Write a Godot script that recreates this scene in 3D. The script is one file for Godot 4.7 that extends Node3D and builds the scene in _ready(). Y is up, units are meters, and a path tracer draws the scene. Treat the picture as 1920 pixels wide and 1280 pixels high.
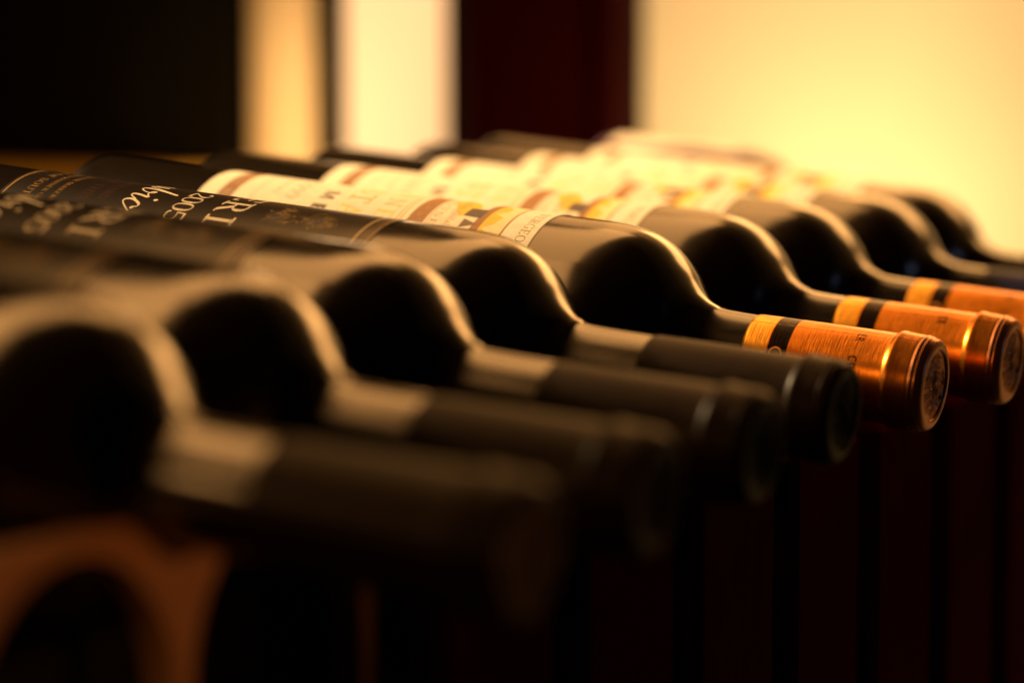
extends Node3D
# A row of wine bottles lying in a dark wooden rack, seen close-up across their necks with a shallow focus.
# World: the bottles' axes run along +X (base to cork) and dip towards the cork, the row runs away along -Z.

const PITCH := 0.0790            # distance between neighbouring bottles
const DIP := 0.0943              # how far the necks dip, radians
const BASE_Y := 1.0              # height of the bottles' axis at their base
const R := 0.0375                # body radius
const NEAR := 4                  # bottle number that lies at z = 0

var serif: SystemFont
var sans: SystemFont
var rng := RandomNumberGenerator.new()
var mats := {}
var glyphs := {}


func _ready() -> void:
	rng.seed = 20051
	setup_camera()
	setup_light()
	serif = font_of("Droid Serif", 400)
	sans = font_of("Droid Sans", 700)
	make_materials()
	build_room()
	build_rack()
	build_bottles()


# ------------------------------------------------------------------ camera, environment, lights

func setup_camera() -> void:
	var cam := Camera3D.new()
	cam.name = "camera"
	add_child(cam)
	cam.position = Vector3(0.5578, BASE_Y + 0.0670, 0.7875)
	cam.rotation = Vector3(-0.0996, 0.4751, 0.0)
	var lens := CameraAttributesPhysical.new()
	lens.frustum_focal_length = 93.1
	lens.frustum_near = 0.05
	lens.frustum_far = 40.0
	lens.frustum_focus_distance = 0.846
	lens.exposure_aperture = 4.25
	cam.attributes = lens
	cam.keep_aspect = Camera3D.KEEP_HEIGHT
	cam.current = true


func area(called: String, at: Vector3, size: Vector2, towards: Vector3, colour: Color, energy: float, along := Vector3(0, 0, 1)) -> void:
	var l := AreaLight3D.new()
	l.name = called
	l.area_size = size
	l.area_normalize_energy = false
	l.light_color = colour
	l.light_energy = energy
	l.shadow_enabled = true
	add_child(l, true)
	l.position = at
	var up := along if absf(towards.normalized().y) > 0.9 else Vector3.UP
	l.look_at_from_position(at, at + towards, up)


func spot(called: String, at: Vector3, to: Vector3, angle: float, colour: Color, energy: float, size := 0.02) -> void:
	var l := SpotLight3D.new()
	l.name = called
	l.spot_angle = angle
	l.spot_angle_attenuation = 1.0
	l.spot_range = 6.0
	l.spot_attenuation = 2.0
	l.light_color = colour
	l.light_energy = energy
	l.light_size = size
	l.shadow_enabled = true
	add_child(l)
	var up := Vector3(0, 0, 1) if absf((to - at).normalized().y) > 0.9 else Vector3.UP
	l.look_at_from_position(at, to, up)


func setup_light() -> void:
	var w := WorldEnvironment.new()
	w.name = "world"
	var e := Environment.new()
	e.background_mode = Environment.BG_COLOR
	e.background_color = Color(0, 0, 0)
	e.tonemap_mode = Environment.TONE_MAPPER_LINEAR
	e.tonemap_exposure = 1.0
	e.sdfgi_enabled = true
	e.ssao_enabled = true
	e.ssil_enabled = true
	w.environment = e
	add_child(w)
	var warm := lin(1.0, 0.45, 0.125)
	# the long warm ceiling panels over the bottles' bodies, dimmer towards the camera
	# (they run slightly aslant over the row)
	var along := Vector3(-0.12, 0, 0.993)
	for p in [[-0.31, 0.90, 0.26, 1.08], [0.29, 0.30, 0.20, 1.40], [0.52, 0.16, 0.20, 1.05], [0.68, 0.16, 0.19, 0.60], [0.86, 0.20, 0.18, 0.26]]:
		var right_edge: float = 0.05 - 0.12 * (p[0] + 0.31) - (0.035 if p[0] > 0.0 else 0.0)
		area("ceiling_light", Vector3(right_edge - p[2] * 0.5, BASE_Y + 0.72, p[0]), Vector2(p[2], p[1]), Vector3(0, -1, 0), warm, p[3], along)
	# the wall lamp above the far end of the row
	area("end_wall_light", Vector3(0.22, BASE_Y + 0.31, -0.78), Vector2(0.45, 0.18), Vector3(0, -0.2, 1), warm, 1.8)
	area("door_light", Vector3(-0.12, BASE_Y + 0.48, -0.73), Vector2(0.30, 0.46), Vector3(0, -0.1, 1), warm, 0.50)
	# a warm lamp in the room behind the camera's left shoulder
	area("room_light", Vector3(-0.37, BASE_Y + 0.37, 1.10), Vector2(0.24, 0.14), Vector3(0.5, -0.4, -1.0), warm, 5.6)
	# the picture lamp high on the wall side that shines along the bodies onto the labels
	spot("label_light", Vector3(-0.90, BASE_Y + 0.65, -0.12), Vector3(0.10, BASE_Y, -0.22), 22.0, lin(1.0, 0.67, 0.33), 5.8, 0.05)
	# the low lamp that catches the rack's near end
	spot("rack_light", Vector3(1.10, BASE_Y - 0.16, 0.25), Vector3(0.235, BASE_Y - 0.045, 0.345), 8.0, lin(1.0, 0.34, 0.06), 0.20, 0.03)
	# a wash of light down the far wall
	spot("wall_wash", Vector3(0.0, BASE_Y + 0.34, -0.60), Vector3(0.0, BASE_Y + 0.08, -0.80), 55.0, lin(1.0, 0.66, 0.36), 0.045, 0.03)
	# cool daylight from far down the room on the right
	area("far_window_light", Vector3(2.4, BASE_Y + 0.3, -1.0), Vector2(0.8, 0.8), Vector3(-1, -0.1, 0.4), lin(0.5, 0.6, 1.0), 0.28)


# ------------------------------------------------------------------ small helpers

func lin(r: float, g: float, b: float, a := 1.0) -> Color:
	return Color(r, g, b, a).linear_to_srgb()


func font_of(called: String, weight: int) -> SystemFont:
	var f := SystemFont.new()
	f.font_names = PackedStringArray([called])
	f.font_weight = weight
	return f


func mat(called: String, colour: Color, rough: float, metal := 0.0, spec := 0.5) -> StandardMaterial3D:
	var m := StandardMaterial3D.new()
	m.resource_name = called
	m.albedo_color = colour
	m.roughness = rough
	m.metallic = metal
	m.metallic_specular = spec
	mats[called] = m
	return m


func obj(called: String, mesh: Mesh, material: Material, parent: Node3D) -> MeshInstance3D:
	var o := MeshInstance3D.new()
	o.name = called
	o.mesh = mesh
	o.material_override = material
	parent.add_child(o, true)
	return o


func tag(o: Node, label: String, category := "", group := "", kind := "") -> void:
	o.set_meta("label", label)
	if category: o.set_meta("category", category)
	if group: o.set_meta("group", group)
	if kind: o.set_meta("kind", kind)


func thing(called: String, label: String, category: String, at: Vector3, group := "") -> Node3D:
	var o := Node3D.new()
	o.name = called
	add_child(o, true)
	o.position = at
	tag(o, label, category, group)
	return o


func quad(st: SurfaceTool, a: Vector3, b: Vector3, c: Vector3, d: Vector3) -> void:
	var uv := [Vector2(0, 1), Vector2(0, 0), Vector2(1, 0), Vector2(1, 1)]
	var v := [a, b, c, d]
	for k in [0, 1, 2, 0, 2, 3]:
		st.set_uv(uv[k])
		st.add_vertex(v[k])


# a box with chamfered edges
func box(size: Vector3, chamfer := 0.002) -> ArrayMesh:
	var h := size * 0.5
	var c := minf(chamfer, minf(h.x, minf(h.y, h.z)) * 0.45)
	var st := SurfaceTool.new()
	st.begin(Mesh.PRIMITIVE_TRIANGLES)
	st.set_smooth_group(-1)
	var pts := PackedVector3Array()
	for sx in [-1, 1]:
		for sy in [-1, 1]:
			for sz in [-1, 1]:
				pts.append(Vector3(sx * h.x, sy * (h.y - c), sz * (h.z - c)))
				pts.append(Vector3(sx * (h.x - c), sy * h.y, sz * (h.z - c)))
				pts.append(Vector3(sx * (h.x - c), sy * (h.y - c), sz * h.z))
	for s in [-1, 1]:
		face(st, [corner(pts, s, -1, -1, 0), corner(pts, s, 1, -1, 0), corner(pts, s, 1, 1, 0), corner(pts, s, -1, 1, 0)])
		face(st, [corner(pts, -1, s, -1, 1), corner(pts, 1, s, -1, 1), corner(pts, 1, s, 1, 1), corner(pts, -1, s, 1, 1)])
		face(st, [corner(pts, -1, -1, s, 2), corner(pts, 1, -1, s, 2), corner(pts, 1, 1, s, 2), corner(pts, -1, 1, s, 2)])
		for t in [-1, 1]:
			face(st, [corner(pts, s, t, -1, 0), corner(pts, s, t, 1, 0), corner(pts, s, t, 1, 1), corner(pts, s, t, -1, 1)])
			face(st, [corner(pts, s, -1, t, 0), corner(pts, s, 1, t, 0), corner(pts, s, 1, t, 2), corner(pts, s, -1, t, 2)])
			face(st, [corner(pts, -1, s, t, 1), corner(pts, 1, s, t, 1), corner(pts, 1, s, t, 2), corner(pts, -1, s, t, 2)])
			for u in [-1, 1]:
				face(st, [corner(pts, s, t, u, 0), corner(pts, s, t, u, 1), corner(pts, s, t, u, 2)])
	st.generate_normals()
	return st.commit()


func corner(pts: PackedVector3Array, sx: int, sy: int, sz: int, k: int) -> Vector3:
	return pts[(((sx + 1) / 2 * 2 + (sy + 1) / 2) * 2 + (sz + 1) / 2) * 3 + k]


# a convex face round the origin, turned so that it faces outwards (clockwise from outside)
func face(st: SurfaceTool, v: Array) -> void:
	var n: Vector3 = (v[1] - v[0]).cross(v[2] - v[0])
	var mid := Vector3.ZERO
	for p in v:
		mid += p
	if n.dot(mid) > 0.0:
		v = v.duplicate()
		v.reverse()
	for k in range(1, v.size() - 1):
		for p in [v[0], v[k], v[k + 1]]:
			st.set_uv(Vector2(p.x + p.z, p.y))
			st.add_vertex(p)


# a grid of points as a smooth sheet; wrap welds the shading of its first and last column
func grid(pts: PackedVector3Array, uvs: PackedVector2Array, cols: int, wrap: bool, smooth := true) -> ArrayMesh:
	var rows := pts.size() / cols
	var idx := PackedInt32Array()
	for j in rows - 1:
		for i in cols - 1:
			var a := j * cols + i
			var b := a + cols
			idx.append_array(PackedInt32Array([a, a + 1, b + 1, a, b + 1, b]))
	if not smooth:
		var st := SurfaceTool.new()
		st.begin(Mesh.PRIMITIVE_TRIANGLES)
		st.set_smooth_group(-1)
		for n in idx:
			st.set_uv(uvs[n])
			st.add_vertex(pts[n])
		st.generate_normals()
		return st.commit()
	var nm := PackedVector3Array()
	nm.resize(pts.size())
	for f in range(0, idx.size(), 3):
		var n := (pts[idx[f + 2]] - pts[idx[f]]).cross(pts[idx[f + 1]] - pts[idx[f]])
		for k in 3:
			nm[idx[f + k]] += n
	for j in rows:
		if wrap:
			var p := j * cols
			var q := p + cols - 1
			nm[p] += nm[q]
			nm[q] = nm[p]
	for k in nm.size():
		nm[k] = nm[k].normalized() if nm[k].length() > 1e-20 else Vector3.UP
	var arr := []
	arr.resize(Mesh.ARRAY_MAX)
	arr[Mesh.ARRAY_VERTEX] = pts
	arr[Mesh.ARRAY_NORMAL] = nm
	arr[Mesh.ARRAY_TEX_UV] = uvs
	arr[Mesh.ARRAY_INDEX] = idx
	var am := ArrayMesh.new()
	am.add_surface_from_arrays(Mesh.PRIMITIVE_TRIANGLES, arr)
	return am


# a surface of revolution round local +Y; profile of (height, radius); a1 - a0 below TAU leaves a part of the round
func lathe(profile: Array, segments := 96, a0 := 0.0, a1 := TAU, v0 := 0.0, v1 := 1.0, smooth := true) -> ArrayMesh:
	var pts := PackedVector3Array()
	var uvs := PackedVector2Array()
	for p: Vector2 in profile:
		for i in segments + 1:
			var a := lerpf(a0, a1, float(i) / segments)
			uvs.append(Vector2(float(i) / segments, (p.x - v1) / (v0 - v1)))
			pts.append(round_at(a0 if i == segments and a1 - a0 > 6.28 else a, p.x, p.y))
	return grid(pts, uvs, segments + 1, a1 - a0 > 6.28, smooth)


# angle 0 is the side that is uppermost once the bottle lies down, growing towards the viewer
func round_at(a: float, y: float, r: float) -> Vector3:
	return Vector3(-cos(a) * r, y, sin(a) * r)


func curve(points: Array, steps: int) -> Array:
	# Catmull-Rom through (height, radius)
	var out := []
	for k in points.size() - 1:
		var p0: Vector2 = points[maxi(k - 1, 0)]
		var p1: Vector2 = points[k]
		var p2: Vector2 = points[k + 1]
		var p3: Vector2 = points[mini(k + 2, points.size() - 1)]
		for s in steps:
			var t := float(s) / steps
			out.append(0.5 * ((2.0 * p1) + (p2 - p0) * t + (2.0 * p0 - 5.0 * p1 + 4.0 * p2 - p3) * t * t + (3.0 * p1 - p0 - 3.0 * p2 + p3) * t * t * t))
	out.append(points[-1])
	return out


func mm(list: Array) -> Array:
	var out := []
	for p in list:
		out.append(p * 0.001)
	return out


# ------------------------------------------------------------------ drawing print on labels

class Sheet:
	# a printed sheet measured in millimetres: t along the reading direction, x up the bottle
	var im: Image
	var t0: float
	var x1: float
	var k: float

	func _init(from: Vector2, to: Vector2, per_mm: float, paper: Color) -> void:
		t0 = from.x
		x1 = to.y
		k = per_mm
		im = Image.create(int((to.x - from.x) * k), int((to.y - from.y) * k), false, Image.FORMAT_RGB8)
		im.fill(paper)

	func dot(px: int, py: int, c: Color, a: float) -> void:
		if a > 0.0 and px >= 0 and py >= 0 and px < im.get_width() and py < im.get_height():
			im.set_pixel(px, py, im.get_pixel(px, py).lerp(c, minf(a, 1.0)))

	func rect(t: float, x: float, w: float, h: float, c: Color) -> void:
		im.fill_rect(Rect2i(int((t - t0) * k), int((x1 - x - h) * k), maxi(1, int(w * k)), maxi(1, int(h * k))), c)

	func disc(t: float, x: float, r: float, c: Color, a := 1.0) -> void:
		var cx := (t - t0) * k
		var cy := (x1 - x) * k
		var rr := r * k
		for py in range(int(cy - rr - 1), int(cy + rr + 2)):
			for px in range(int(cx - rr - 1), int(cx + rr + 2)):
				dot(px, py, c, clampf(rr + 0.5 - Vector2(px + 0.5 - cx, py + 0.5 - cy).length(), 0.0, 1.0) * a)

	func stroke(points: Array, width0: float, width1: float, c: Color, a := 1.0) -> void:
		# broad on the down strokes, thin on the up strokes, as a pen writes
		for i in points.size() - 1:
			var p: Vector2 = points[i]
			var q: Vector2 = points[i + 1]
			var n := maxi(1, int(p.distance_to(q) * k * 1.5))
			var down := clampf((p.y - q.y) / maxf(p.distance_to(q), 1e-5), 0.0, 1.0)
			for s in n:
				var w := p.lerp(q, float(s) / n)
				disc(w.x, w.y, lerpf(width0, width1, down) * 0.5, c, a)

	func polygon(points: Array, c: Color) -> void:
		var idx := Geometry2D.triangulate_polygon(PackedVector2Array(points))
		for i in range(0, idx.size(), 3):
			triangle(points[idx[i]], points[idx[i + 1]], points[idx[i + 2]], c, 1.0)

	func triangle(a: Vector2, b: Vector2, d: Vector2, c: Color, alpha: float) -> void:
		var p := [Vector2((a.x - t0) * k, (x1 - a.y) * k), Vector2((b.x - t0) * k, (x1 - b.y) * k), Vector2((d.x - t0) * k, (x1 - d.y) * k)]
		var y0 := int(floor(minf(p[0].y, minf(p[1].y, p[2].y))))
		var y1 := int(ceil(maxf(p[0].y, maxf(p[1].y, p[2].y))))
		var sub := 3
		for py in range(y0, y1 + 1):
			var cover := {}
			for s in sub:
				var y := py + (s + 0.5) / sub
				var xs := []
				for e in 3:
					var u: Vector2 = p[e]
					var v: Vector2 = p[(e + 1) % 3]
					if (u.y <= y) != (v.y <= y):
						xs.append(u.x + (y - u.y) / (v.y - u.y) * (v.x - u.x))
				if xs.size() == 2:
					var lo := minf(xs[0], xs[1])
					var hi := maxf(xs[0], xs[1])
					for px in range(int(floor(lo)), int(floor(hi)) + 1):
						cover[px] = cover.get(px, 0.0) + maxf(0.0, minf(hi, px + 1) - maxf(lo, px)) / sub
			for px in cover:
				dot(px, py, c, cover[px] * alpha)


func glyph_triangles(text: String, f: Font) -> Array:
	var key := text + str(f.get_instance_id())
	if not glyphs.has(key):
		var tm := TextMesh.new()
		tm.text = text
		tm.font = f
		tm.font_size = 64
		tm.pixel_size = 1.0 / 64.0
		tm.curve_step = 1.0
		tm.depth = 0.0
		tm.horizontal_alignment = HORIZONTAL_ALIGNMENT_LEFT
		tm.vertical_alignment = VERTICAL_ALIGNMENT_BOTTOM
		var arr := tm.get_mesh_arrays()
		var v: PackedVector3Array = arr[Mesh.ARRAY_VERTEX]
		var idx: PackedInt32Array = arr[Mesh.ARRAY_INDEX] if arr[Mesh.ARRAY_INDEX] != null else PackedInt32Array(range(v.size()))
		var lo := Vector2(1e9, 1e9)
		var hi := -lo
		for p in v:
			lo = lo.min(Vector2(p.x, p.y))
			hi = hi.max(Vector2(p.x, p.y))
		var out := PackedVector2Array()
		for n in idx:
			out.append(Vector2(v[n].x, v[n].y) - lo)
		glyphs[key] = [out, hi - lo]
	return glyphs[key]


# text whose box is w wide and h high, its lower left corner at (t, x)
func print_text(s: Sheet, text: String, f: Font, t: float, x: float, w: float, h: float, c: Color, alpha := 1.0) -> void:
	var g := glyph_triangles(text, f)
	var tri: PackedVector2Array = g[0]
	var scale := Vector2(w / g[1].x, h / g[1].y)
	var o := Vector2(t, x)
	for i in range(0, tri.size(), 3):
		s.triangle(o + tri[i] * scale, o + tri[i + 1] * scale, o + tri[i + 2] * scale, c, alpha)


func smooth_line(points: Array) -> Array:
	return curve(points, 8)


func mottled(im: Image, amount: float, seed_: int, freq: float) -> void:
	var n := FastNoiseLite.new()
	n.seed = seed_
	n.frequency = freq
	for y in im.get_height():
		for x in im.get_width():
			var v := 1.0 + n.get_noise_2d(x, y) * amount
			var c := im.get_pixel(x, y)
			im.set_pixel(x, y, Color(c.r * v, c.g * v, c.b * v))


const DEG_MM := 0.6545           # millimetres of label per degree of the body's round
const DARK_T := Vector2(-52, 62) # reading direction range, mm
const DARK_X := Vector2(14.0, 152.5)
const PALE_T := Vector2(-52, 62)
const PALE_X := Vector2(38.4, 169.2)


func dark_label() -> Texture2D:
	var s := Sheet.new(Vector2(DARK_T.x, DARK_X.x), Vector2(DARK_T.y, DARK_X.y), 7.0, lin(0.009, 0.004, 0.002))
	var gold := lin(0.55, 0.33, 0.08)
	var cream := lin(0.92, 0.80, 0.58)
	var wide := DARK_T.y - DARK_T.x
	s.rect(DARK_T.x, 15.0, wide, 0.7, gold)
	# small gold lines
	print_text(s, "EST OF SOUTH", serif, -8.0, 22.4, 33.0, 3.0, gold)
	print_text(s, "KNOWN MANNER OF", serif, -8.0, 28.4, 31.0, 2.0, gold)
	print_text(s, "FROM THE MAKERS", serif, -8.0, 33.6, 31.0, 2.0, gold)
	# faint blind-printed lines
	print_text(s, "LOT THIS", serif, -6.0, 43.0, 26.0, 4.0, lin(0.07, 0.025, 0.018))
	print_text(s, "VINEYARD", serif, -6.0, 50.0, 24.0, 3.4, lin(0.07, 0.025, 0.018))
	# handwriting: u b i c
	var h := 60.0
	for line in [
		[Vector2(-6.2, h + 3.0), Vector2(-4.6, h + 6.6), Vector2(-4.4, h + 5.4), Vector2(-5.2, h + 1.6), Vector2(-4.2, h + 0.2), Vector2(-2.6, h + 1.6), Vector2(-0.6, h + 6.6), Vector2(-1.4, h + 2.0), Vector2(-0.8, h + 0.2), Vector2(0.6, h + 1.2)],
		[Vector2(0.6, h + 1.2), Vector2(3.4, h + 6.5), Vector2(7.2, h + 14.0), Vector2(8.0, h + 15.2)],
		[Vector2(7.6, h + 14.6), Vector2(5.0, h + 8.0), Vector2(3.4, h + 2.4), Vector2(4.0, h + 0.2), Vector2(6.0, h + 0.6), Vector2(8.2, h + 3.4), Vector2(8.6, h + 6.2), Vector2(7.4, h + 6.6), Vector2(7.6, h + 5.2), Vector2(10.0, h + 5.0)],
		[Vector2(10.0, h + 5.0), Vector2(12.6, h + 6.6), Vector2(11.6, h + 3.2), Vector2(11.2, h + 1.0), Vector2(12.0, h + 0.1), Vector2(13.6, h + 1.2), Vector2(15.2, h + 3.4)],
		[Vector2(20.6, h + 5.2), Vector2(20.2, h + 6.6), Vector2(18.4, h + 6.4), Vector2(16.0, h + 3.4), Vector2(15.8, h + 0.9), Vector2(17.4, h - 0.1), Vector2(20.0, h + 1.6), Vector2(23.4, h + 5.0)],
	]:
		for k in line.size():
			line[k].x = 17.5 + (line[k].x - 18.0) * 0.87
		s.stroke(smooth_line(line), 0.55, 1.15, cream)
	s.disc(20.3, h + 5.2, 0.75, cream)
	s.disc(14.3, h + 10.6, 0.8, cream)
	# the year and the large name
	for k in 4:
		print_text(s, "2005"[k], serif, 2.6 + k * 5.4, 78.4, 5.2, 7.4, cream)
	print_text(s, "E", serif, -3.4, 93.0, 8.2, 10.6, cream)
	print_text(s, "R", serif, 6.2, 93.0, 9.6, 10.6, cream)
	print_text(s, "I", serif, 18.0, 93.0, 4.6, 10.6, cream)
	# two faded gilt supporters of a crest
	var g1 := lin(0.07, 0.045, 0.015)
	var g2 := lin(0.14, 0.085, 0.028)
	var g3 := lin(0.05, 0.05, 0.06)
	for side in 2:
		var ox := 117.0 + side * 14.0
		s.disc(13.0, ox, 5.6, g1, 0.45)
		s.disc(13.5, ox - 1.0, 3.6, g3, 0.7)
		for k in 26:
			var a := rng.randf() * TAU
			var rr := 5.8 * sqrt(rng.randf())
			var p := Vector2(13.0 + cos(a) * rr * 1.15, ox + sin(a) * rr)
			var line := [p]
			for m in 3:
				p += Vector2(rng.randf_range(-1.8, 1.8), rng.randf_range(-1.6, 1.6))
				line.append(p)
			s.stroke(smooth_line(line), 0.3, 0.8, g2 if k % 3 else lin(0.22, 0.135, 0.045), 0.8)
	# the border at the shoulder
	s.rect(DARK_T.x, 146.6, wide, 0.9, lin(0.45, 0.30, 0.12))
	s.rect(DARK_T.x, 148.6, wide, 2.6, lin(0.06, 0.03, 0.015))
	s.rect(DARK_T.x, 151.2, wide, 0.7, lin(0.32, 0.20, 0.08))
	mottled(s.im, 0.10, 5, 0.05)
	return ImageTexture.create_from_image(s.im)


func pale_label(year: String, turn: int) -> Texture2D:
	var paper := lin(0.80, 0.70, 0.50)
	var s := Sheet.new(Vector2(PALE_T.x, PALE_X.x), Vector2(PALE_T.y, PALE_X.y), 7.0, paper)
	var wide := PALE_T.y - PALE_T.x
	var brown := lin(0.26, 0.12, 0.04)
	var grey := lin(0.24, 0.20, 0.14)
	var yellow := lin(0.80, 0.50, 0.05)
	var ochre := lin(0.62, 0.33, 0.05)
	# the brown band with light lettering near the foot
	s.rect(PALE_T.x, 46.0, wide, 6.0, brown)
	for k in 7:
		print_text(s, "RESERVE", serif, -50.0 + k * 17.0, 47.4, 14.0, 3.2, lin(0.55, 0.36, 0.18))
	# small lines
	print_text(s, "MIS EN BOUTEILLE", serif, -6.0, 58.4, 34.0, 1.7, grey, 0.65)
	print_text(s, "CHATEAU", serif, -2.0, 65.4, 19.0, 2.4, grey, 0.7)
	print_text(s, year, serif, 3.0, 71.6, 16.0, 5.0, lin(0.30, 0.25, 0.17), 0.8)
	for k in 2:
		print_text(s, "ME"[k], sans, 10.2 + k * 9.6, 84.0, 6.0, 5.6, lin(0.10, 0.075, 0.04))
	# large gilt letters in two rows
	for k in 6:
		var c := yellow if (k + turn) % 2 else ochre
		print_text(s, "ESTATE"[k], serif, -8.0 + k * 8.4, 94.4, 7.2, 9.0, c)
		print_text(s, "WINERY"[k], serif, -8.0 + k * 8.4, 108.6, 6.8, 6.8, c.lerp(paper, 0.25))
	s.rect(PALE_T.x, 117.4, wide, 0.45, ochre)
	s.rect(PALE_T.x, 118.8, wide, 0.45, ochre)
	# the framed picture
	s.rect(PALE_T.x, 121.4, wide, 36.2, lin(0.34, 0.16, 0.055))
	for k in 300:
		s.disc(rng.randf_range(PALE_T.x, PALE_T.y), rng.randf_range(121.8, 127.0), rng.randf_range(0.15, 0.4), lin(0.48, 0.26, 0.10), 0.6)
	s.rect(-46.0, 127.6, 100.0, 17.6, lin(0.84, 0.70, 0.48))
	s.rect(-45.2, 128.4, 98.4, 0.35, grey)
	# a house, a yellow hillside and dark trees drawn in the picture, seen with the bottle upright
	s.polygon([Vector2(-8, 133), Vector2(6, 142), Vector2(13, 143.6), Vector2(16, 138), Vector2(4, 131)], yellow)
	s.polygon([Vector2(8.5, 139.6), Vector2(15.2, 139.6), Vector2(15.6, 146.2), Vector2(8.2, 146.2)], lin(0.12, 0.09, 0.06))
	s.polygon([Vector2(17, 141), Vector2(19.5, 147), Vector2(22.5, 141)], lin(0.20, 0.13, 0.07))
	for k in 5:
		print_text(s, "HOUSE"[k], serif, 1.0 + k * 4.6, 129.6, 3.4, 2.6, lin(0.30, 0.21, 0.12))
		print_text(s, "FIELD"[k], serif, -2.0 + k * 3.4, 134.0, 2.6, 2.2, lin(0.36, 0.26, 0.15))
	for k in 22:
		var t := 2.0 + k * 1.1
		s.stroke([Vector2(t, 135.2), Vector2(t + rng.randf_range(-0.7, 0.7), 135.2 + rng.randf_range(1.0, 3.0))], 0.3, 0.5, lin(0.30, 0.20, 0.11))
	s.rect(-46.0, 148.4, 100.0, 8.4, lin(0.84, 0.68, 0.34))
	for k in 9:
		var t := -40.0 + k * 10.0
		s.polygon([Vector2(t, 148.4), Vector2(t + 3, 151.5 + (k % 3)), Vector2(t + 8, 152.6), Vector2(t + 12, 148.4)], yellow)
	# the cream strip with the name at the neck end
	s.rect(PALE_T.x, 157.6, wide, 11.6, lin(0.82, 0.74, 0.54))
	print_text(s, "VERGEO", serif, 4.0, 163.2, 21.4, 3.5, lin(0.26, 0.18, 0.06))
	s.rect(PALE_T.x, 168.9, wide, 0.3, lin(0.35, 0.25, 0.12))
	mottled(s.im, 0.05, 11 + turn, 0.03)
	return ImageTexture.create_from_image(s.im)


const CAP_R := 14.4
const CAP_X := Vector2(241.6, 302.8)


# the printed foil of a capsule: [albedo, height of the fine brushing]
func capsule_print() -> Array:
	var half := PI * CAP_R
	var s := Sheet.new(Vector2(0, CAP_X.x), Vector2(2.0 * half, CAP_X.y), 9.0, lin(0.74, 0.25, 0.024))
	var ink := lin(0.012, 0.008, 0.006)
	s.rect(0, CAP_X.x, 100, 8.4, lin(0.90, 0.48, 0.07))
	s.rect(0, 250.4, 100, 6.6, ink)
	var per_deg := CAP_R * PI / 180.0
	for k in 6:
		var t := (72.0 + k * 60.0) * per_deg
		s.stroke(ring_line(Vector2(t, 253.4), 2.0), 0.6, 0.6, lin(0.8, 0.42, 0.16))
	for k in 3:
		var d := k * 120.0
		print_text(s, "ER", sans, fposmod(23.0 + d, 360.0) * per_deg, 277.6, 3.7, 2.9, ink)
		print_text(s, "CRU", sans, fposmod(60.0 + d, 360.0) * per_deg, 277.4, 6.4, 2.9, ink)
	# the overlap of the foil and a few scratches along the top
	s.stroke([Vector2(27.0 * per_deg, CAP_X.x), Vector2(24.0 * per_deg, CAP_X.y)], 0.22, 0.22, lin(0.10, 0.03, 0.008), 0.9)
	for k in 40:
		var a := Vector2(rng.randf_range(2.0, 26.0) * per_deg, rng.randf_range(250.0, 262.0))
		s.stroke([a, a + Vector2(rng.randf_range(-0.5, 0.5), rng.randf_range(0.8, 3.4))], 0.1, 0.1, lin(0.95, 0.7, 0.4), 0.35)
	mottled(s.im, 0.10, 21, 0.02)
	var brushed := Image.create(256, 512, false, Image.FORMAT_RGB8)
	var n := FastNoiseLite.new()
	n.seed = 8
	n.frequency = 1.0
	for y in 512:
		for x in 256:
			var v := 0.5 + 0.35 * n.get_noise_2d(x * 0.03, y * 0.22) + 0.25 * n.get_noise_2d(x * 0.02 + 99.0, y * 0.5)
			brushed.set_pixel(x, y, Color(v, v, v))
	return [ImageTexture.create_from_image(s.im), ImageTexture.create_from_image(brushed)]


func ring_line(c: Vector2, r: float) -> Array:
	var out := []
	for k in 25:
		out.append(c + Vector2.from_angle(TAU * k / 24.0) * r)
	return out


# ------------------------------------------------------------------ materials

func noise_tex(seed_: int, freq: float, low: float, high: float, size := 512) -> ImageTexture:
	var n := FastNoiseLite.new()
	n.seed = seed_
	n.frequency = freq
	n.fractal_octaves = 4
	var im := n.get_seamless_image(size, size)
	im.convert(Image.FORMAT_RGB8)
	for y in size:
		for x in size:
			var v := lerpf(low, high, im.get_pixel(x, y).r)
			im.set_pixel(x, y, Color(v, v, v))
	return ImageTexture.create_from_image(im)


func wood_tex(seed_: int, dark: Color, light: Color) -> ImageTexture:
	var n := FastNoiseLite.new()
	n.seed = seed_
	n.frequency = 1.0
	var im := Image.create(256, 512, false, Image.FORMAT_RGB8)
	for y in 512:
		for x in 256:
			var g := 0.5 + 0.5 * n.get_noise_2d(x * 0.06 + 3.0 * n.get_noise_2d(x * 0.004, y * 0.002), y * 0.004)
			g = 0.6 * g + 0.4 * (0.5 + 0.5 * n.get_noise_2d(x * 0.35, y * 0.012))
			im.set_pixel(x, y, dark.lerp(light, clampf(g, 0.0, 1.0)))
	return ImageTexture.create_from_image(im)


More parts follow.
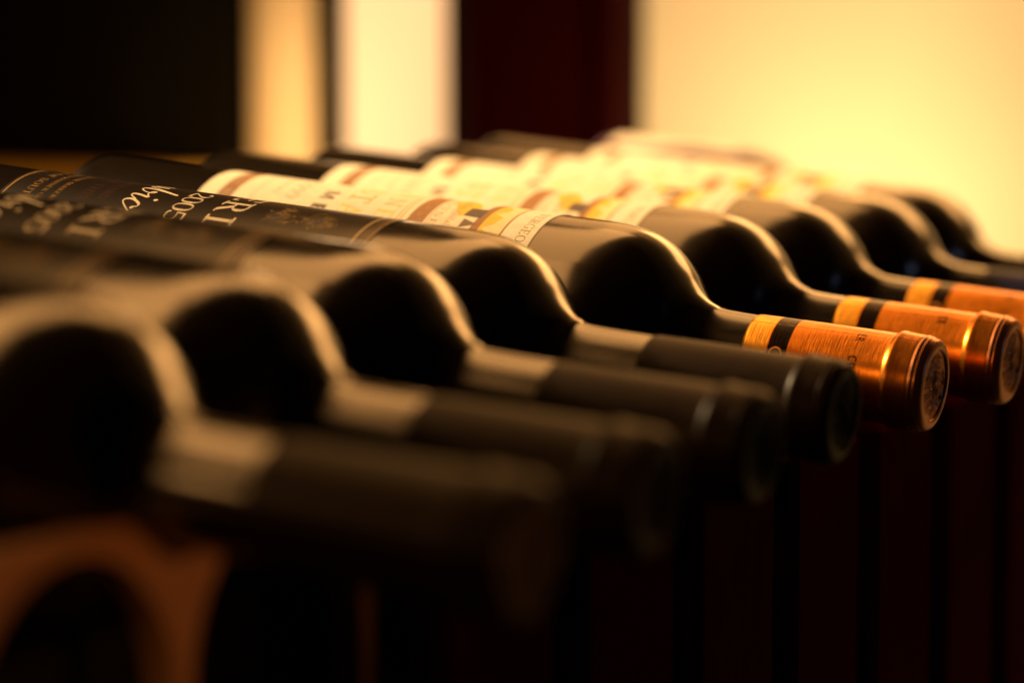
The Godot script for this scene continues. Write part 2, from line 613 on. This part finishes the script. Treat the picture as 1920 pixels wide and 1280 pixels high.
func make_materials() -> void:
	var smear := noise_tex(3, 0.012, 0.75, 1.25)
	var g := mat("bottle_glass", lin(0.010, 0.006, 0.003), 0.17, 0.0, 0.8)
	g.roughness_texture = noise_tex(4, 0.02, 0.72, 1.0)
	g.roughness_texture_channel = BaseMaterial3D.TEXTURE_CHANNEL_RED
	g.uv1_scale = Vector3(2, 2, 1)
	g.clearcoat_enabled = true
	g.clearcoat = 0.5
	g.clearcoat_roughness = 0.2
	var d := mat("dark_label", Color.WHITE, 0.28, 0.0, 0.55)
	d.albedo_texture = dark_label()
	for k in 2:
		var p := mat("pale_label_%d" % k, Color.WHITE, 0.62, 0.0, 0.4)
		p.albedo_texture = pale_label(["1999", "2001"][k], k)
	var cap := capsule_print()
	var c := mat("copper_foil", Color.WHITE, 0.29, 0.95)
	c.albedo_texture = cap[0]
	c.heightmap_enabled = true
	c.heightmap_texture = cap[1]
	c.heightmap_scale = 0.006
	var s := mat("copper_seal", lin(0.62, 0.27, 0.13), 0.32, 0.95)
	var e := mat("dark_foil", lin(0.014, 0.0055, 0.001), 0.42, 0.0, 0.25)
	e.heightmap_enabled = true
	e.heightmap_texture = smear
	e.heightmap_scale = 0.03
	mat("navy_foil", lin(0.006, 0.007, 0.028), 0.42, 0.0, 0.25)
	mat("white_paper", lin(0.78, 0.68, 0.52), 0.6)
	mat("purple_glass", lin(0.07, 0.028, 0.06), 0.3, 0.0, 0.6)
	var o := mat("oak_rail", Color.WHITE, 0.55)
	o.albedo_texture = wood_tex(7, lin(0.20, 0.085, 0.025), lin(0.36, 0.17, 0.055))
	o.uv1_triplanar = true
	o.uv1_scale = Vector3(6, 6, 6)
	mat("oak_top", lin(0.60, 0.36, 0.05), 0.6)
	var m := mat("mahogany", Color.WHITE, 0.55, 0.0, 0.12)
	m.albedo_texture = wood_tex(9, lin(0.010, 0.0004, 0.0003), lin(0.022, 0.0009, 0.0006))
	m.uv1_triplanar = true
	m.uv1_scale = Vector3(4, 4, 4)
	var rm := mat("rack_mahogany", Color.WHITE, 0.7, 0.0, 0.04)
	rm.albedo_texture = wood_tex(15, lin(0.055, 0.0025, 0.002), lin(0.11, 0.005, 0.0035))
	rm.uv1_triplanar = true
	rm.uv1_scale = Vector3(4, 4, 4)
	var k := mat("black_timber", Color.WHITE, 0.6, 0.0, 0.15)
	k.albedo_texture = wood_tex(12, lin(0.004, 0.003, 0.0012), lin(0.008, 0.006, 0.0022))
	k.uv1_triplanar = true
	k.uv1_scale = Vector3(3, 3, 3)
	var w := mat("plaster", Color.WHITE, 0.9)
	w.albedo_texture = plaster_tex()
	w.uv1_triplanar = true
	w.uv1_scale = Vector3(1.5, 1.5, 1.5)
	mat("pillar_plaster", lin(0.80, 0.62, 0.36), 0.8)
	mat("floor_stone", lin(0.05, 0.04, 0.03), 0.7)
	mat("brass", lin(0.6, 0.4, 0.15), 0.35, 0.9)
	var glow := mat("frosted_glow", lin(0.3, 0.25, 0.18), 0.6)
	glow.emission_enabled = true
	glow.emission = lin(1.0, 0.55, 0.24)
	glow.emission_energy_multiplier = 1.35
	var bulb := mat("bulb_glow", lin(0.9, 0.8, 0.6), 0.5)
	bulb.emission_enabled = true
	bulb.emission = lin(1.0, 0.68, 0.33)
	bulb.emission_energy_multiplier = 2.0


func plaster_tex() -> ImageTexture:
	var n := FastNoiseLite.new()
	n.seed = 31
	n.frequency = 0.012
	n.fractal_octaves = 5
	var im := n.get_seamless_image(256, 256)
	im.convert(Image.FORMAT_RGB8)
	for y in 256:
		for x in 256:
			var v := im.get_pixel(x, y).r
			im.set_pixel(x, y, lin(0.77, 0.68, 0.44).lerp(lin(0.82, 0.73, 0.49), v))
	return ImageTexture.create_from_image(im)


# ------------------------------------------------------------------ the place behind

func build_room() -> void:
	var z := -0.80
	var f := obj("floor", box(Vector3(6.0, 0.06, 5.0), 0.001), mats.floor_stone, self)
	f.position = Vector3(0, -0.03, 0.5)
	tag(f, "dark stone floor under the rack", "", "", "structure")
	var wall := obj("back_wall", box(Vector3(4.0, 2.4, 0.08), 0.002), mats.plaster, self)
	wall.position = Vector3(0.6, 1.2, z - 0.04)
	tag(wall, "pale yellow plaster wall glowing behind the bottles", "", "", "structure")

	var door := thing("door", "dark red mahogany door between the bright light and the yellow wall", "door", Vector3(-0.222, 0.0, z + 0.02))
	var leaf := obj("door_leaf", box(Vector3(0.128, 2.1, 0.03), 0.003), mats.mahogany, door)
	leaf.position.y = 1.05
	for s in [-1, 1]:
		var stile := obj("door_stile", box(Vector3(0.016, 2.1, 0.012), 0.002), mats.mahogany, door)
		stile.position = Vector3(s * 0.055, 1.05, 0.0215)

	var lamp := thing("wall_light", "tall glowing frosted wall light beside the dark red door", "lamp", Vector3(-0.327, 0.0, z + 0.025))
	var pane := obj("diffuser", box(Vector3(0.086, 0.42, 0.02), 0.008), mats.frosted_glow, lamp)
	pane.position.y = 1.03
	var header := obj("frame", box(Vector3(0.091, 0.95, 0.04), 0.002), mats.black_timber, lamp)
	header.position.y = 1.72
	for s in [-1, 1]:
		var jamb := obj("frame", box(Vector3(0.010, 2.2, 0.05), 0.002), mats.black_timber, lamp)
		jamb.position = Vector3(s * 0.051, 1.1, 0)
	area("wall_light_glow", Vector3(-0.327, 1.03, z + 0.05), Vector2(0.085, 0.40), Vector3(0, 0, 1), lin(1.0, 0.60, 0.25), 0.3)

	var pillar := thing("pillar", "round pale plaster pillar left of the glowing wall light", "pillar", Vector3(-0.412, 0.0, z + 0.02))
	obj("shaft", lathe([Vector2(0.0, 0.035), Vector2(2.3, 0.035)], 48, 0.0, TAU, 0.0, 2.3), mats.pillar_plaster, pillar)
	obj("plinth", lathe([Vector2(0.0, 0.0), Vector2(0.0, 0.052), Vector2(0.16, 0.052), Vector2(0.18, 0.0395)], 48, 0.0, TAU, 0.0, 0.2, false), mats.pillar_plaster, pillar)
	spot("pillar_light", Vector3(-0.33, BASE_Y - 0.02, z + 0.26), Vector3(-0.44, BASE_Y + 0.05, z), 30.0, lin(1.0, 0.62, 0.28), 0.075)

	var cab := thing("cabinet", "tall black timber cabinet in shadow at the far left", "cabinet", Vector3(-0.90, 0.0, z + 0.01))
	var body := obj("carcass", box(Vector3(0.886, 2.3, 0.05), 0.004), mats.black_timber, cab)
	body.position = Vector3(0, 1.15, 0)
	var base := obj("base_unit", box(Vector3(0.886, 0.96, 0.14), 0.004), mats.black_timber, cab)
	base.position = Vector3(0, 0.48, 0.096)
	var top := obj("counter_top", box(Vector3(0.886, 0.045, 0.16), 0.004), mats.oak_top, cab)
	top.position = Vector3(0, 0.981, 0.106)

	var up := thing("uplight", "small brass uplight hidden behind the farthest bottles, lighting the wall", "lamp", Vector3(-0.02, 0.0, z + 0.185))
	obj("stand", lathe([Vector2(0.0, 0.0), Vector2(0.0, 0.05), Vector2(0.012, 0.05), Vector2(0.016, 0.008), Vector2(0.93, 0.008), Vector2(0.94, 0.0)], 32, 0.0, TAU, 0.0, 1.0, false), mats.brass, up)
	obj("bulb", lathe(curve([Vector2(0.936, 0.0), Vector2(0.942, 0.010), Vector2(0.956, 0.014), Vector2(0.968, 0.009), Vector2(0.972, 0.0)], 5), 24), mats.bulb_glow, up)
	var l := OmniLight3D.new()
	l.name = "uplight_glow"
	l.light_color = lin(1.0, 0.66, 0.34)
	l.light_energy = 0.078
	l.light_size = 0.012
	l.omni_range = 6.0
	l.omni_attenuation = 2.0
	l.shadow_enabled = true
	add_child(l)
	l.position = Vector3(-0.02, 0.956, z + 0.185)


# ------------------------------------------------------------------ the rack

func scalloped(thick: float, top: float, z0: float, z1: float, notch_r: float, notch_y: float, arch_r: float, arch_y: float, bottom: float) -> CSGPolygon3D:
	# outline in (z, y): notches for the bottles above, arches between them below
	var pts := PackedVector2Array()
	var k0 := int(round(z0 / PITCH))
	var k1 := int(round(z1 / PITCH))
	pts.append(Vector2(k0 * PITCH - PITCH * 0.5, top))
	for k in range(k0, k1 + 1):
		var c := Vector2(k * PITCH, notch_y)
		var a := asin(clampf((top - notch_y) / notch_r, -1.0, 1.0))
		for i in 21:
			var t := lerpf(PI - a, TAU + a, i / 20.0)
			pts.append(c + Vector2(cos(t), sin(t)) * notch_r)
	pts.append(Vector2(k1 * PITCH + PITCH * 0.5, top))
	for k in range(k1, k0 - 2, -1):
		var c := Vector2((k + 0.5) * PITCH, arch_y)
		var from := 0.0
		var to := PI
		if k == k1:
			from = PI * 0.5
		if k == k0 - 1:
			to = PI * 0.5
		if k == k1:
			pts.append(c + Vector2(0, arch_r))
		elif k < k1:
			pts.append(Vector2(c.x + arch_r, bottom))
		for i in 17:
			var t := lerpf(from, to, i / 16.0)
			if k == k1 and i == 0:
				continue
			pts.append(c + Vector2(cos(t), sin(t)) * arch_r)
		if k > k0 - 1:
			pts.append(Vector2(c.x - arch_r, bottom))
	var cs := CSGPolygon3D.new()
	cs.polygon = pts
	cs.depth = thick
	return cs


func build_rack() -> void:
	var rack := thing("wine_rack", "dark wooden wine rack whose scalloped rail carries the bottle necks", "wine rack", Vector3(0.235, 0.0, 0.0))
	# front rail: its face is the plane x = 0.235; polygon z runs along the row
	var front := scalloped(0.008, -0.0265, -0.40, 0.48, 0.0150, -0.0222, 0.0365, -0.0670, -0.112)
	front.name = "front_rail"
	front.material = mats.oak_rail
	rack.add_child(front, true)
	front.rotation.y = -PI / 2
	front.position = Vector3(-0.008, BASE_Y, 0)
	var rear := scalloped(0.018, -0.0300, -0.40, 0.48, 0.0380, -0.0057, 0.0250, -0.0760, -0.112)
	rear.name = "rear_rail"
	rear.material = mats.oak_rail
	rack.add_child(rear, true)
	rear.rotation.y = -PI / 2
	rear.position = Vector3(-0.193, BASE_Y, 0)
	# upright slats between the bottles, in front of the rail's foot
	var board := box(Vector3(0.014, 0.86, 0.062), 0.004)
	for k in range(-5, 3):
		var s := obj("slat", board, mats.rack_mahogany, rack)
		s.position = Vector3(0.010, BASE_Y - 0.054 - 0.43, (k + 0.5) * PITCH)
	for x in [0.0, -0.175]:
		var beam := obj("beam", box(Vector3(0.018, 0.06, 0.98), 0.002), mats.rack_mahogany, rack)
		beam.position = Vector3(x - 0.010, BASE_Y - 0.142, 0.04)
		for zz in [-0.44, 0.52]:
			var post := obj("post", box(Vector3(0.024, BASE_Y - 0.172, 0.03), 0.002), mats.rack_mahogany, rack)
			post.position = Vector3(x - 0.011, (BASE_Y - 0.172) * 0.5, zz)
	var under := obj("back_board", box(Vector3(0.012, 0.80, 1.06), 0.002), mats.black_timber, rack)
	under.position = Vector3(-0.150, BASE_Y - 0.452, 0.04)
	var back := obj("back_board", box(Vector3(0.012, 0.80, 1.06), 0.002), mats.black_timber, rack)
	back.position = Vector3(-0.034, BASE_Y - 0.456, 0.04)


# ------------------------------------------------------------------ the bottles

# dark_kind: the black-labelled bottles have a shorter body and a longer neck
func bottle_profile(dark_kind: bool) -> Array:
	var d := -17.0 if dark_kind else -7.5
	var foot := [Vector2(-15.0, 0.0), Vector2(-14.0, 20.0), Vector2(-17.4, 30.0), Vector2(-18.0, 33.0), Vector2(-17.2, 35.6), Vector2(-14.8, 37.2), Vector2(-11.0, 37.5), Vector2(40.0, 37.5), Vector2(100.0, 37.5), Vector2(150.0, 37.5), Vector2(188.0 + d, 37.5)]
	var turn := [Vector2(188.0, 37.5), Vector2(197.0, 37.35), Vector2(205.0, 36.3), Vector2(212.0, 33.8), Vector2(217.5, 30.2), Vector2(222.0, 25.6), Vector2(225.5, 20.9), Vector2(229.0, 17.2), Vector2(233.0, 15.2), Vector2(238.0, 14.2)]
	for k in turn.size():
		turn[k].x += d
	turn.append(Vector2(246.0, 13.8))
	return mm(foot + curve(turn, 6).slice(1))


func capsule_profile() -> Array:
	return mm([Vector2(241.6, 13.75), Vector2(241.7, 14.1), Vector2(243.0, 14.2), Vector2(260.0, 14.4), Vector2(280.0, 14.5), Vector2(288.2, 14.5), Vector2(289.2, 14.9), Vector2(289.9, 15.5), Vector2(290.8, 15.6), Vector2(291.8, 15.3), Vector2(297.2, 15.1)])


func rim_profile() -> Array:
	return mm([Vector2(297.2, 15.1), Vector2(297.6, 14.8), Vector2(298.1, 15.2), Vector2(298.7, 15.2), Vector2(299.1, 14.7), Vector2(299.6, 14.95), Vector2(300.2, 14.8), Vector2(300.6, 14.3), Vector2(301.2, 14.4), Vector2(302.0, 13.6), Vector2(302.5, 12.4), Vector2(302.4, 11.4), Vector2(301.7, 11.0)])


# the cork end: a disc pressed with a crest in relief
func seal_mesh() -> ArrayMesh:
	var n := FastNoiseLite.new()
	n.seed = 77
	n.frequency = 0.30
	n.fractal_octaves = 3
	var pts := PackedVector3Array()
	var uvs := PackedVector2Array()
	var rings := 26
	var seg := 96
	for j in rings + 1:
		var r := 11.05 * j / rings
		for i in seg + 1:
			var a := TAU * (i % seg) / seg
			var p := round_at(a, 0.0, r)
			var h := 301.6
			if r < 10.4:
				h += 0.55 * clampf(n.get_noise_2d(p.x * 6.0, p.z * 6.0) * 2.2, -0.6, 1.0) * smoothstep(10.4, 9.4, r)
				h += 0.35 * smoothstep(0.7, 0.2, absf(r - 8.6))
				h += 0.4 * smoothstep(0.9, 0.2, absf(absf(p.x) - 2.6 - 0.15 * p.z)) * smoothstep(7.6, 6.4, r)
			uvs.append(Vector2(float(i) / seg, float(j) / rings))
			pts.append(Vector3(p.x, h, p.z) * 0.001)
	# from the rim inwards, so that the face looks out of the bottle
	var turned := PackedVector3Array()
	var turned_uv := PackedVector2Array()
	for j in range(rings, -1, -1):
		turned.append_array(pts.slice(j * (seg + 1), (j + 1) * (seg + 1)))
		turned_uv.append_array(uvs.slice(j * (seg + 1), (j + 1) * (seg + 1)))
	return grid(turned, turned_uv, seg + 1, true)


# a paper label wrapped round the body, its edges turned down onto the glass
func label_mesh(t: Vector2, x: Vector2, r := R, wave := 0.0) -> ArrayMesh:
	var a0 := t.x / (r * 1000.0)
	var a1 := t.y / (r * 1000.0)
	var pts := PackedVector3Array()
	var uvs := PackedVector2Array()
	var nu := 72
	var nv := 12
	for j in nv + 3:
		var v := clampf((j - 1.0) / nv, 0.0, 1.0)
		var lift := 0.00016 if j > 0 and j < nv + 2 else -0.0001
		for i in nu + 3:
			var u := clampf((i - 1.0) / nu, 0.0, 1.0)
			var l := lift if i > 0 and i < nu + 2 else -0.0001
			uvs.append(Vector2(u, 1.0 - v))
			var y := lerpf(x.x, x.y, v) * 0.001
			var a := lerpf(a0, a1, u)
			if wave > 0.0:
				a = lerpf(a0, a1 + wave * (0.4 * sin(v * 7.0) - 1.2 * v), u)
			pts.append(round_at(a, y, r + l))
	return grid(pts, uvs, nu + 3, false)


func place(b: Node3D, k: int, roll := 0.0, slide := 0.0, lift := 0.0, nearer := 0.0) -> void:
	# lie down: local +Y becomes the axis from base to cork
	var down := Basis(Vector3(0, 0, 1), -PI / 2 - DIP)
	b.basis = down * Basis(Vector3.UP, roll)
	b.position = Vector3(0, BASE_Y + lift, -(k - NEAR) * PITCH + nearer) + down * Vector3(0, slide, 0)


func make_bottle(called: String, label: String, group: String, paper: Mesh, paper_mat: Material, foil: Material, end: Material) -> Node3D:
	var b := thing(called, label, "wine bottle", Vector3.ZERO, group)
	obj("glass_body", glass_mesh, mats.bottle_glass, b)
	obj("label", paper, paper_mat, b)
	var c := obj("capsule", cap_mesh, foil, b)
	obj("rim", rim_mesh, end, c)
	obj("seal", pressed_mesh, end, c)
	return b


var glass_mesh: ArrayMesh
var pale_glass: ArrayMesh
var cap_mesh: ArrayMesh
var rim_mesh: ArrayMesh
var pressed_mesh: ArrayMesh


func build_bottles() -> void:
	glass_mesh = lathe(bottle_profile(true), 128, 0.0, TAU, 0.0, 0.246)
	pale_glass = lathe(bottle_profile(false), 128, 0.0, TAU, 0.0, 0.246)
	cap_mesh = lathe(capsule_profile(), 128, 0.0, TAU, CAP_X.x * 0.001, CAP_X.y * 0.001)
	rim_mesh = lathe(rim_profile(), 128, 0.0, TAU, 0.297, 0.303)
	pressed_mesh = seal_mesh()
	var dark_paper := label_mesh(DARK_T, DARK_X + Vector2(1.0, 1.0))
	var pale_paper := label_mesh(PALE_T, PALE_X)
	var group_dark := "dark labelled bottles with black capsules in the rack"
	var group_pale := "pale labelled bottles in the rack"

	var dark_words := [
		"nearest wine bottle, badly blurred, its shoulder a black disc at the left edge",
		"second wine bottle from the near end, black capsule, blurred pale shoulder outline",
		"third wine bottle from the near end, black label with blurred cream letters",
		"wine bottle with black label reading 2005 in sharp cream letters and a black capsule",
	]
	var first := make_bottle("wine_bottle", dark_words[0], group_dark, dark_paper, mats.dark_label, mats.dark_foil, mats.dark_foil)
	for k in 4:
		var b: Node3D = first
		if k > 0:
			b = first.duplicate()
			b.name = "wine_bottle_%03d" % k
			add_child(b)
			b.set_meta("label", dark_words[k])
		place(b, k, [0.05, 0.04, -0.02, 0.0][k], [0.020, 0.013, 0.007, -0.001][k], [0.002, 0.0015, 0.0012, 0.0][k], [0.001, 0.003, 0.002, 0.0][k])

	var pale_words := [
		"wine bottle in sharp focus with cream picture label and gleaming copper capsule",
		"wine bottle just behind the sharp one, its copper capsule slightly blurred",
		"wine bottle with blurred copper capsule cut off by the right edge",
		"second full size wine bottle from the far end, with dark navy capsule",
		"farthest full size wine bottle, its shoulder dark against the glowing wall",
	]
	var pale := make_bottle("wine_bottle_004", pale_words[0], group_pale, pale_paper, mats.pale_label_0, mats.copper_foil, mats.copper_seal)
	(pale.get_node("glass_body") as MeshInstance3D).mesh = pale_glass
	for k in 5:
		var b: Node3D = pale
		if k > 0:
			b = pale.duplicate()
			b.name = "wine_bottle_%03d" % (k + 4)
			add_child(b)
			b.set_meta("label", pale_words[k])
			(b.get_node("label") as MeshInstance3D).material_override = mats["pale_label_%d" % (k % 2)]
			if k > 2:
				var c: MeshInstance3D = b.get_node("capsule")
				c.material_override = mats.navy_foil
				for part in ["rim", "seal"]:
					(c.get_node(part) as MeshInstance3D).material_override = mats.navy_foil
		place(b, k + 4, [0.0, 0.10, -0.12, 0.06, -0.05][k], [0.0, 0.001, 0.0, 0.003, -0.004][k])

	# a half bottle at the far end, its white label ending in a wavy edge over purple glass
	var half := thing("small_bottle", "short small bottle at the far end with white label over purple glass", "wine bottle", Vector3.ZERO)
	var prof := mm([Vector2(3.0, 0.0), Vector2(0.0, 30.0), Vector2(1.2, 33.5), Vector2(6.0, 35.0), Vector2(70.0, 35.0)] + curve([Vector2(70.0, 35.0), Vector2(80.0, 34.4), Vector2(89.0, 31.5), Vector2(97.0, 25.0), Vector2(105.0, 17.5), Vector2(113.0, 14.2), Vector2(121.0, 13.6), Vector2(130.0, 13.6)], 6))
	obj("glass_body", lathe(prof, 96, 0.0, TAU, 0.0, 0.17), mats.purple_glass, half)
	obj("label", label_mesh(Vector2(-40, 16), Vector2(8.0, 70.0), 0.035, 0.20), mats.white_paper, half)
	var hc := obj("capsule", lathe(mm([Vector2(118.0, 13.8), Vector2(118.2, 14.4), Vector2(138.0, 14.6), Vector2(138.8, 15.4), Vector2(147.0, 15.2), Vector2(148.5, 13.5), Vector2(148.5, 0.0)]), 64, 0.0, TAU, 0.15, 0.2), mats.navy_foil, half)
	place(half, 9, 0.0, 0.0, 0.004)
